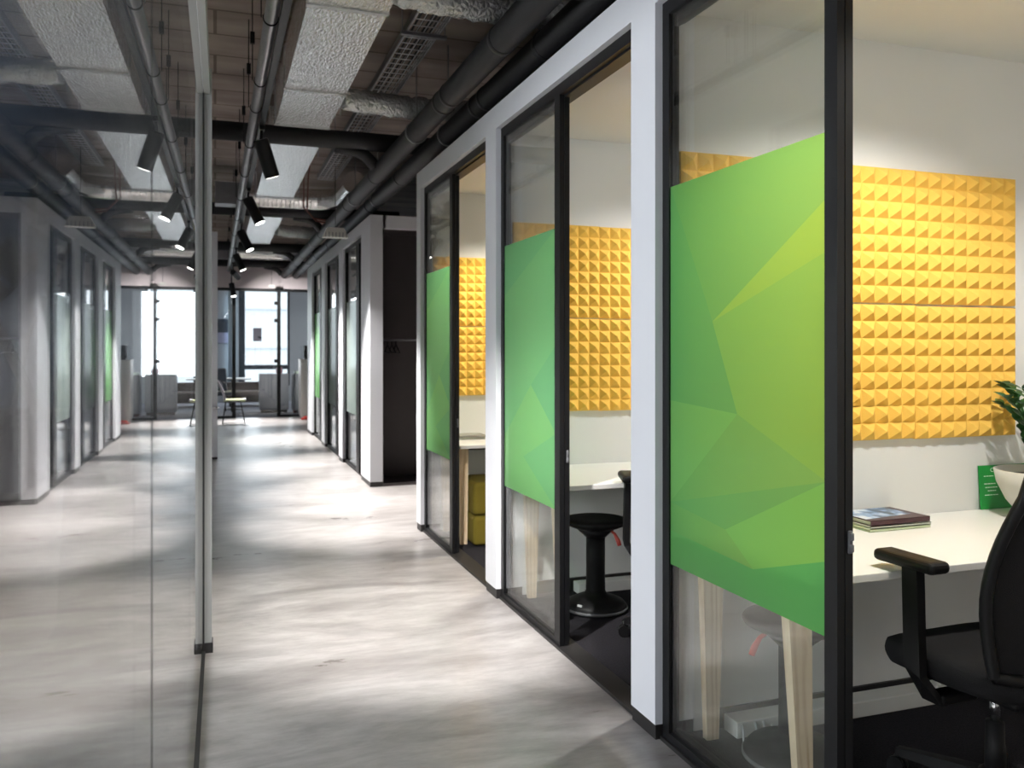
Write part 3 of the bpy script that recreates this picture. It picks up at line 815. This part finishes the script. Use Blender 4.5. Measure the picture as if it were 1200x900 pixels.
# counter cabinet with coffee machine
cb = thing('counter_cabinet', 'tall white counter cabinet at the corridor end on the right', 'cabinet', (1.64, 17.75, 0))
c_ = MB(); c_.box(0, 0, .06, 1.6, .5, 1.18); c_.build('body', M['cab'], cb)
c_ = MB(); c_.box(-.015, -.015, 1.18, 1.6, .5, 1.2); c_.build('counter_top', M['cab'], cb)
c_ = MB(); c_.box(.02, .02, 0, 1.6, .5, .06); c_.build('plinth', M['cab'], cb)
for k in range(3):
    c_ = MB(); c_.box(.03+.52*k, -.012, .08, .53+.52*k, 0, 1.16); c_.build('door', M['cab'], cb)
cf = thing('coffee_machine', 'black coffee machine on the white counter cabinet', 'coffee machine', (1.72, 17.85, 1.2))
c_ = MB(); c_.rbox((.13, .15, .02), (.24, .3, .04), .006); c_.rbox((.13, .22, .15), (.24, .16, .24), .01); c_.rbox((.13, .13, .235), (.24, .26, .09), .01); c_.build('housing', M['coffee'], cf)
c_ = MB(); c_.lathe([(0, .135), (.018, .135), (.018, .19), (0, .19)], (.13, .07, 0), n=14); c_.build('spout', M['chrome'], cf)
c_ = MB(); c_.rbox((.13, .07, .045), (.14, .12, .01), .003); c_.build('drip_tray', M['chrome'], cf)
rd = MB(); rd.rbox((1.75, 17.45, .035), (.16, .14, .07), .02, 2); rd.rbox((1.66, 17.43, .02), (.08, .06, .04), .012, 2)
tag(rd.build('red_box', M['red']), 'small red box lying on the floor before the counter cabinet', 'box')

# grey sideboards behind the glass
for (x, y, wd, lab) in ((.93, 19.6, .62, 'pale grey sideboard behind the glass, left of the black post'), (1.62, 19.3, .78, 'darker grey sideboard behind the glass, beside the counter cabinet')):
    t = thing('sideboard', lab, 'cabinet', (x, y, 0))
    c_ = MB(); c_.box(0, 0, .06, wd, .45, .86); c_.build('body', M['greyfront'], t)
    c_ = MB(); c_.box(.03, .03, 0, wd-.03, .42, .06); c_.build('plinth', M['base'], t)
    for k in range(2):
        c_ = MB(); c_.box(.01+k*wd/2, -.015, .08, wd/2-.005+k*wd/2, 0, .85); d_ = c_.build('door', M['greyfront'], t)
        h_ = MB(); h_.box(wd/2-.04+k*.05, -.027, .6, wd/2-.03+k*.05, -.015, .72); h_.build('handle', M['greymetal'], d_)
pp = MB(); pp.rbox((1.75, 19.5, .89), (.18, .24, .055), .004); tag(pp.build('paper_stack', M['ink']), 'white stack of paper on the darker grey sideboard', 'paper')
cu = MB(); cu.lathe([(0, 0), (.04, 0), (.05, .11), (.045, .11), (.036, .01), (0, .01)], (2.02, 19.45, .862), 20); tag(cu.build('cup', M['cab']), 'white cup on the darker grey sideboard', 'cup')
va = MB(); va.lathe([(0, 0), (.06, 0), (.08, .06), (.06, .12), (.03, .14), (.035, .15), (0, .15)], (1.36, 19.8, .862), 20); tag(va.build('vase', plain('pink_vase', srgb(170, 110, 120), .4)), 'small pink vase on the pale grey sideboard', 'vase')
so = thing('sofa', 'low dark brown sofa under the far window', 'sofa', (.35, 21.9, 0))
s_ = MB(); s_.rbox((.55, .4, .24), (1.3, .75, .28), .05, 3); s_.build('seat', M['sofa'], so)
s_ = MB(); s_.rbox((.55, .72, .42), (1.3, .2, .32), .05, 3); s_.build('backrest', M['sofa'], so)
for (xx, yy) in ((0, .1), (1.1, .1), (0, .7), (1.1, .7)):
    s_ = MB(); s_.tube([(xx, yy, 0), (xx, yy, .12)], .02, 8); s_.build('leg', M['base'], so)
po = thing('poster', 'small grey notice with a dark mark stuck on the far window', 'poster', (.97, WY+.07, 1.62))
MB().box(-.0, 0, 0, .22, .004, .36).build('sheet', plain('grey_sheet', srgb(168, 160, 172), .6), po)
k_ = MB(); k_.box(.08, -.002, .13, .19, 0, .17, Matrix.Rotation(R(18), 4, 'Y')); k_.build('mark', M['navy'], po)
pc = thing('framed_picture', 'framed dark and lilac picture on the left end room wall', 'picture', (.03, 23.96, 1.55))
MB().box(-.02, 0, 0, .36, .03, .66).build('frame', M['roomwall'], pc)
MB().box(.0, -.004, .3, .34, 0, .64).build('upper_print', M['navy'], pc)
MB().box(.0, -.004, .02, .34, 0, .3).build('lower_print', plain('lilac_print', srgb(170, 170, 196), .6), pc)
cu_ = MB()
def curt(u, v): return Vector((.33+.12*u, 23.85+.02*math.sin(u*22), .45+2.5*v))
cu_.grid(curt, 24, 2, .006); tag(cu_.build('curtain', plain('pale_blue_curtain', srgb(206, 222, 230), .8)), 'pale blue narrow curtain beside the far window', 'curtain')
tb = thing('meeting_table', 'white round table behind the glass at the corridor end', 'table', (.38, 20.9, 0))
MB().lathe([(0, .70), (.42, .70), (.43, .715), (.42, .73), (0, .73)], n=36).build('tabletop', M['desk'], tb)
MB().lathe([(0, 0), (.22, 0), (.2, .02), (.03, .04), (.03, .70), (0, .70)], n=24).build('pedestal', M['black'], tb)
bc_ = thing('lounge_chair', 'dark blue high-backed chair behind the glass', 'chair', (.12, 20.15, 0), R(20))
s_ = MB(); s_.rbox((0, 0, .42), (.44, .44, .09), .03, 2); s_.build('seat', M['navy'], bc_)
s_ = MB(); s_.rbox((.0, .2, .72), (.42, .07, .52), .03, 2, Matrix.Rotation(R(-10), 4, 'X')); s_.build('backrest', M['navy'], bc_)
for (xx, yy) in ((-.18, -.18), (.18, -.18), (-.18, .18), (.18, .18)):
    s_ = MB(); s_.tube([(xx, yy, 0), (xx*.9, yy*.9, .39)], .012, 8); s_.build('leg', M['black'], bc_)

# ------------------------------------------------------------------ services under the slab
def pipe_run(x, label):
    t = thing('black_pipe', label, 'pipe', (x, 7, 2.95))
    MB().tube([(0, -11.1, 0), (0, 11.3, 0)], .074, 20).build('pipe', M['pipe'], t)
    for y in (-.4, 1.6, 4.05, 5.02, 5.2, 7.6, 9.2, 11.6, 14.2, 16.4):
        MB().tube([(0, y-7-.02, 0), (0, y-7+.02, 0)], .0775, 20).build('joint_band', M['pipe'], t)
    for y in (2.5, 5.98, 8.8, 12.6, 15.4):
        c = MB(); c.tube([(0, y-7-.008, 0), (0, y-7+.008, 0)], .082, 24); c.tube([(0, y-7, .08), (0, y-7, SLAB-2.951)], .005, 6)
        c.build('clamp', M['clamp'], t)
    return t
pipe_run(1.358, 'thick black insulated pipe hung on the corridor side of its twin')
pipe_run(1.592, 'thick black insulated pipe right above the white booth fascia')
for k, (y, lab) in enumerate(((7.2, 'black cross pipe nearest the camera under the foil duct'), (11.2, 'black cross pipe under the spiral duct'), (15.2, 'black cross pipe behind the short flat foil duct'), (18.15, 'black cross pipe closest to the end soffit'))):
    c = MB(); z = 3.15
    c.tube([(-.045, y, z), (2.3, y, z)], .076, 18)
    c.tube([(.95, y+.03, z-.05), (1.12, y+.03, z-.075), (1.19, y+.03, z-.10), (1.25, y+.04, z-.15), (1.29, y+.05, z-.2)], .05, 16)
    tag(c.build('cross_pipe', M['pipe']), lab, 'pipe', 'black cross pipes below the slab')

# flat foil ducts
def flat_duct(label, y0, y1, flanges):
    t = thing('foil_duct', label, 'duct', (.65, (y0+y1)/2, 3.16)); yc = (y0+y1)/2
    b = MB(); b.box(-.205, y0-yc, 0, .205, y1-yc, .28); b.build('duct_body', M['foil'], t)
    for y in flanges:
        f = MB(); f.box(-.213, y-yc-.02, -.008, .213, y-yc+.02, .288); f.build('flange_tape', M['flex'], t)
    for y in (y0+.5, y1-.5):
        for s in (-1, 1):
            f = MB(); f.tube([(s*.235, y-yc, -.01), (s*.235, y-yc, SLAB-3.161)], .005, 6); f.build('hanger_rod', M['gal'], t)
    return t
flat_duct('wide flat foil wrapped duct overhead nearest the camera', -3.8, 6.95, (-1.5, 1.8, 4.45, 5.95, 6.9))
flat_duct('flat foil wrapped duct between the first and second cross pipe', 7.4, 10.3, (7.45, 10.25))
flat_duct('short flat foil wrapped duct beyond the spiral duct', 11.55, 14.8, (11.6, 14.75))

# spiral ducts across
def spiral(label, y, x0, x1, r, elbow):
    t = thing('spiral_duct', label, 'duct', (x0, y, 3.25))
    L = x1-x0
    mb = MB(); n = int(L/.05); pts = []; rs = []
    for k in range(n):
        x = L*k/n
        for (dx, rr) in ((0, r), (.036, r), (.04, r+.008), (.047, r+.008)): pts.append((x+dx, 0, 0)); rs.append(rr)
    mb.tube(pts, rs, 28, smooth=False); mb.build('duct_body', M['spiral'], t)
    e = MB(); pts = []
    for k in range(7):
        a = R(90*k/6)
        pts.append((L+.34*math.sin(a), -.34*(1-math.cos(a)), .0))
    pts.append((L+.34, -.34-elbow, .0))
    e.tube(pts, [r+.004]*len(pts), 24, smooth=False); e.build('elbow', M['spiral'], t)
    c = MB(); c.box(-.3, -.13, -.13, -.01, .13, .13); c.build('junction_box', M['gal'], t)
    return t
spiral('silver spiral duct crossing behind the first spotlights', 10.75, .3, 1.12, .125, .9)
spiral('silver spiral duct crossing near the end soffit', 17.1, .3, 1.1, .12, .8)

# flexible foil branches
def flexy(label, y, x0, x1, r, w=.03):
    mb = MB(); n = 46; pts = []; rs = []; rr = random.Random(int(y*10))
    for k in range(n+1):
        u = k/n
        pts.append((x0+(x1-x0)*u, y+w*math.sin(u*5), 3.19-.01*math.sin(u*PI)+.006*rr.uniform(-1, 1)))
        rs.append(r*(1+(.06 if k % 2 else -.05)+rr.uniform(-.05, .05)))
    mb.tube(pts, rs, 18)
    for v in mb.bm.verts: v.co += Vector((rr.uniform(-1, 1), rr.uniform(-1, 1), rr.uniform(-1, 1)))*.006
    tag(mb.build('flexible_duct', M['flex']), label, 'duct', 'crumpled foil branch ducts')
flexy('crumpled foil branch duct above the near pipes at the top edge', 4.2, .86, 2.3, .08)
flexy('crumpled foil branch duct crossing over the cable tray', 6.15, .86, 2.3, .08)
flexy('crumpled foil branch duct right of the short flat duct', 13.2, .86, 2.3, .085, .12)
flexy('crumpled foil branch duct in front of the third cross pipe', 15.75, .6, 2.0, .085, .1)

# wire cable tray
tr = thing('cable_tray', 'wire mesh cable tray hung between foil duct and black pipes', 'cable tray', (1.18, 7, 3.3))
s_ = MB(); n = 0
Y0, Y1 = -4, 9.7
for x in (-.095, -.045, 0, .045, .095): s_.tube([(x, Y0-7, 0), (x, Y1-7, 0)], .0034, 5)
for s in (-1, 1):
    for z in (.025, .048): s_.tube([(s*.097, Y0-7, z), (s*.097, Y1-7, z)], .0034, 5)
s_.build('long_wires', M['wire'], tr)
s_ = MB(); y = Y0
while y < Y1:
    s_.tube([(-.097, y-7, .048), (-.097, y-7, -.004), (.097, y-7, -.004), (.097, y-7, .048)], .0038, 5); y += .1
s_.build('cross_wires', M['wire'], tr)
s_ = MB(); s_.box(-.104, Y0-7, .0, -.0985, Y1-7, .05); s_.box(.0985, Y0-7, .0, .104, Y1-7, .04); s_.build('side_strip', M['gal'], tr)
for y in (-1, 2, 5.0, 8):
    for s in (-1, 1):
        h = MB(); h.tube([(s*.13, y-7, -.02), (s*.13, y-7, SLAB-3.301)], .004, 6)
        if s == 1: h.box(-.14, y-7-.015, -.03, .14, y-7+.015, -.012)
        h.build('hanger', M['gal'], tr)
for k in range(5):
    c = MB(); x = -.07+.03*k
    pts = [(x+.01*math.sin(j*1.7+k), Y0-7+j*.8, .012+.006*(k % 2)) for j in range(18)]
    c.tube(pts, .007, 6); c.build('cable', M['cableblack'], tr)
# cables clipped beside the duct
for k, (x, z) in enumerate(((.965, 3.585), (1.0, 3.588))):
    c = MB(); c.tube([(x+.004*math.sin(j*2.1), -4+j*.5, z) for j in range(28)], .007, 6)
    tag(c.build('ceiling_cable', M['cable']), ('brown cable on the slab next to the flat foil duct', 'brown cable on the slab next to the wire tray')[k], 'cable')
c = MB(); c.tube([(.93, 9.4, 3.585), (.95, 9.9, 3.4), (1.0, 10.45, 3.1), (1.12, 10.5, 2.98), (1.27, 10.55, 2.97)], .009, 6); c.tube([(.99, 9.4, 3.585), (1.0, 9.9, 3.36), (1.04, 10.45, 3.06), (1.15, 10.5, 2.95), (1.27, 10.55, 2.94)], .009, 6)
tag(c.build('loose_cable', M['cable']), 'pair of loose brown cables drooping in front of the spiral duct', 'cable')

# grey conduit and black light track
cd = thing('conduit_pipe', 'grey steel conduit pipe hung beside the light track', 'conduit', (.257, 7, 3.015))
MB().tube([(0, -11, 0), (0, 11.3, 0)], .033, 16).build('pipe', M['gal'], cd)
for y in (1.5, 3.0, 4.32, 5.35, 5.95, 7.0, 8.2, 9.5, 11, 12.5, 14, 15.5):
    c = MB(); c.tube([(0, y-7-.006, 0), (0, y-7+.006, 0)], .038, 16); c.build('strap', M['black'], cd)
    c = MB(); c.tube([(-.045, y-7, -.0), (-.045, y-7, SLAB-3.016)], .0035, 6); c.box(-.058, y-7-.012, .22, -.032, y-7+.012, .29); c.build('hanger_rod', M['black'], cd)
lt = thing('light_track', 'long black ceiling light track carrying the spotlights', 'light track', (.307, 7, 2.95))
MB().box(-.018, -11, 0, .018, 11.3, .035).build('track', M['black'], lt)
for y in (-2, 1, 4, 7.2, 10.2, 13, 16):
    MB().tube([(0, y-7, .035), (0, y-7, SLAB-2.951)], .004, 6).build('hanger_rod', M['black'], lt)

SPOT = []
def spot_lamp(label, y, target, extra=.0, x=.307, power=680, size=54):
    t = thing('track_spotlight', label, 'spotlight', (x, y, 2.95), 0, 'black spotlights on the track')
    tgt = Vector(target)-Vector((x, y, 2.72-extra))
    d = tgt.normalized()
    piv = Vector((0, 0, -.12-extra))
    st = MB(); st.rbox((0, 0, -.016), (.034, .09, .03), .004); st.tube([(0, 0, -.02), piv-d*.02], .011, 10); st.build('stem', M['black'], t)
    a = piv-d*.03; b = piv+d*.235
    h = MB(); h.tube([a, a+d*.008, b-d*.03, b, b, b-d*.02], [.046, .052, .052, .052, .046, .044], 28, smooth=False); h.build('housing', M['black'], t)
    ln = MB(); ln.tube([b-d*.006, b+d*.002], .0435, 24); ln.build('lens', M['lens'], t)
    L = bpy.data.lights.new('spot', 'SPOT'); L.energy = power; L.spot_size = R(size); L.spot_blend = .95; L.shadow_soft_size = .04; L.color = (1, .975, .95)
    o = bpy.data.objects.new('spot', L); COL.objects.link(o)
    o.location = Vector((x, y, 2.95))+b+d*.03
    o.rotation_euler = d.to_track_quat('-Z', 'Y').to_euler()
spot_lamp('spotlight on the track behind the camera', -1.6, (.95, -1.6, 0))
spot_lamp('spotlight on the track above the camera', 1.0, (.95, .9, 0), power=260)
spot_lamp('spotlight on the track overhead before the first foil duct seam', 2.6, (1.1, 4.45, 0))
spot_lamp('largest black spotlight hanging in front of the first cross pipe', 6.17, (1.25, 6.95, 0))
spot_lamp('second black spotlight along the track, tilted in front of the spiral duct', 8.6, (1.5, 8.35, .3), power=780, size=66)
spot_lamp('third black spotlight along the track, beside the short flat foil duct', 11.0, (1.45, 10.5, .3), power=780, size=66)
spot_lamp('fourth black spotlight along the track, by the second spiral duct', 13.7, (1.4, 13.7, .3), power=780, size=66)
spot_lamp('fifth black spotlight along the track, before the pinkish soffit', 16.0, (1.3, 18.3, 1.9), .06, power=300)
spot_lamp('lowest and farthest black spotlight against the end glazing', 17.6, (.75, 17.2, 0), .16)

# small fixtures
def wedge_light(label, x, y, z, s):
    t = thing('ceiling_lamp', label, 'lamp', (x, y, z))
    w = MB(); w.hexa([(-.13*s, -.06*s, -.05*s), (.13*s, -.06*s, -.05*s), (.13*s, .06*s, -.05*s), (-.13*s, .06*s, -.05*s)],
                     [(-.085*s, -.04*s, .05*s), (.085*s, -.04*s, .05*s), (.085*s, .04*s, .05*s), (-.085*s, .04*s, .05*s)])
    w.build('shade', M['cream'], t)
    r = MB()
    for k in range(7):
        xx = -.105*s+.035*s*k
        r.box(xx-.004*s, -.064*s, -.05*s, xx+.004*s, -.058*s, .0)
    r.build('louvre', M['gal'], t)
    c = MB(); c.tube([(0, 0, .05*s), (.0, .0, SLAB-z-.001)], .004, 6); c.build('cord', M['cableblack'], t)
wedge_light('white louvred lamp hanging below the black pipes near the far box', 1.17, 8.9, 2.6, 1.0)
wedge_light('small white lamp hanging from a cord before the end glazing', 1.08, 17.9, 2.68, .55)

# ------------------------------------------------------------------ left room: tall dark plant
tp = thing('tall_plant', 'dark leafy plant in a tall charcoal planter behind the left glass', 'plant', (-.95, 4.7, 0))
MB().lathe([(0, 0), (.19, 0), (.21, .04), (.26, 1.06), (.275, 1.10), (.25, 1.10), (.22, 1.02), (0, 1.0)], n=36).build('planter', M['planter'], tp)
MB().lathe([(0, 1.03), (.235, 1.04), (0, 1.045)], n=24).build('soil', M['soil'], tp)
o_ = Vector((-.95, 4.7, 0))
def W2(*p): return Vector(p)-o_
stems = [[W2(-.80, 4.6, 1.02), W2(-.809, 4.6, 1.133), W2(-.888, 4.6, 1.317), W2(-.994, 4.62, 1.559), W2(-1.12, 4.7, 1.86)],
         [W2(-1.05, 4.66, 1.02), W2(-1.07, 4.62, 1.4), W2(-.994, 4.6, 1.591), W2(-.888, 4.6, 1.714), W2(-.78, 4.6, 1.86), W2(-.74, 4.6, 2.05)],
         [W2(-.95, 4.75, 1.02), W2(-.86, 4.75, 1.5), W2(-.66, 4.7, 1.95), W2(-.58, 4.65, 2.2)]]
for k, st in enumerate(stems):
    m_ = MB(); m_.tube(st, [.027 if k == 0 else .013]+[(.025 if k == 0 else .011)]*(len(st)-1), 8); m_.build('stem', M['bark'], tp)
for (a, b, w_) in (((-.89, 4.6, 1.70), (-.915, 4.58, 1.94), .07), ((-.84, 4.6, 1.77), (-.79, 4.6, 1.87), .05), ((-.785, 4.6, 1.93), (-.81, 4.58, 2.22), .045),
                   ((-.74, 4.6, 2.02), (-.71, 4.6, 2.18), .05), ((-.58, 4.65, 2.12), (-.585, 4.62, 2.37), .06), ((-.62, 4.65, 2.06), (-.50, 4.62, 2.09), .05),
                   ((-.96, 4.6, 1.62), (-1.0, 4.5, 1.75), .06), ((-1.1, 4.7, 1.84), (-1.2, 4.6, 1.98), .07), ((-.58, 4.65, 2.2), (-.42, 4.6, 2.46), .06), ((-.68, 4.7, 1.93), (-.6, 4.55, 1.98), .045)):
    a, b = W2(*a), W2(*b)
    l_ = MB(); leaf(l_, a, b-a, Vector((0, -1, .2)), (b-a).length, w_); l_.build('leaf', M['darkleaf'], tp, normals=False)

# ------------------------------------------------------------------ lights
def spot(loc, tgt, e, size, blend, r, col):
    L = bpy.data.lights.new('down', 'SPOT'); L.energy = e; L.spot_size = R(size); L.spot_blend = blend; L.shadow_soft_size = r; L.color = col
    o = bpy.data.objects.new('down', L); COL.objects.link(o); o.location = loc
    o.rotation_euler = (Vector(tgt)-Vector(loc)).to_track_quat('-Z', 'Y').to_euler()
spot((2.2, 1.75, 2.60), (2.35, 2.1, 0), 125, 132, .55, .045, (1, .975, .91))
spot((2.9, 3.65, 2.60), (2.5, 3.9, 0), 115, 132, .55, .045, (1, .995, .98))
spot((2.2, 5.6, 2.60), (2.15, 5.75, 0), 125, 132, .55, .045, (1, .94, .80))
spot((2.4, 10.0, 2.60), (2.4, 10, 0), 8, 150, .5, .05, (1, .98, .95))
spot((2.4, 11.8, 2.60), (2.4, 11.8, 0), 8, 150, .5, .05, (1, .98, .95))
spot((2.4, 13.6, 2.60), (2.4, 13.6, 0), 8, 150, .5, .05, (1, .98, .95))
def daylight_fill(loc, rot, sx, sy, e, col):
    L = bpy.data.lights.new('daylight_fill', 'AREA'); L.shape = 'RECTANGLE'; L.size = sx; L.size_y = sy; L.energy = e; L.color = col
    o = bpy.data.objects.new('daylight_fill', L); COL.objects.link(o); o.location = loc; o.rotation_euler = rot
daylight_fill((-3.98, 1.8, 1.8), (0, R(-90), 0), 1.8, 9.2, 270, (.96, .97, 1))      # fill added at the unseen left room window to brighten the booth fascia
daylight_fill((.9, 23.9, 1.8), (R(-90), 0, 0), 2.2, 2.2, 40, (.86, .93, 1))         # far windows
daylight_fill((-1.3, 23.9, 1.8), (R(-90), 0, 0), 1.8, 2.0, 50, (.86, .93, 1))
daylight_fill((5.9, 21.3, 1.8), (0, R(90), 0), 1.8, 4.0, 70, (.86, .93, 1))  # extra fill lamp added before the solid east wall, no window there
sun = bpy.data.lights.new('sun', 'SUN'); sun.energy = .8; sun.angle = R(1)
o = bpy.data.objects.new('sun', sun); COL.objects.link(o); o.rotation_euler = (R(50), 0, R(-10))

wd = bpy.data.worlds.new('World'); scene.world = wd; wd.use_nodes = True
nt = wd.node_tree; bg = nt.nodes['Background']; bg.inputs[0].default_value = (.80, .90, 1, 1); bg.inputs[1].default_value = 1.5

# ------------------------------------------------------------------ camera
cam = bpy.data.cameras.new('camera'); co = bpy.data.objects.new('camera', cam); COL.objects.link(co)
cam.lens = 30; cam.sensor_width = 36; cam.sensor_fit = 'HORIZONTAL'
cam.shift_y = -40.5/1200
cam.clip_start = .01
co.location = (0, 0, 1.4)
co.rotation_euler = (R(90), 0, -math.atan(348/1000))
cam.dof.use_dof = True; cam.dof.focus_distance = 2.7; cam.dof.aperture_fstop = 5.0
scene.camera = co
scene.view_settings.view_transform = 'Standard'; scene.view_settings.look = 'None'
scene.view_settings.gamma = 1; scene.view_settings.use_curve_mapping = False
scene.view_settings.exposure = .35
scene.cycles.max_bounces = 10; scene.cycles.diffuse_bounces = 5; scene.cycles.glossy_bounces = 5; scene.cycles.transparent_max_bounces = 24
scene.cycles.sample_clamp_indirect = 6
scene.cycles.caustics_reflective = False; scene.cycles.caustics_refractive = False
scene.cycles.use_denoising = True
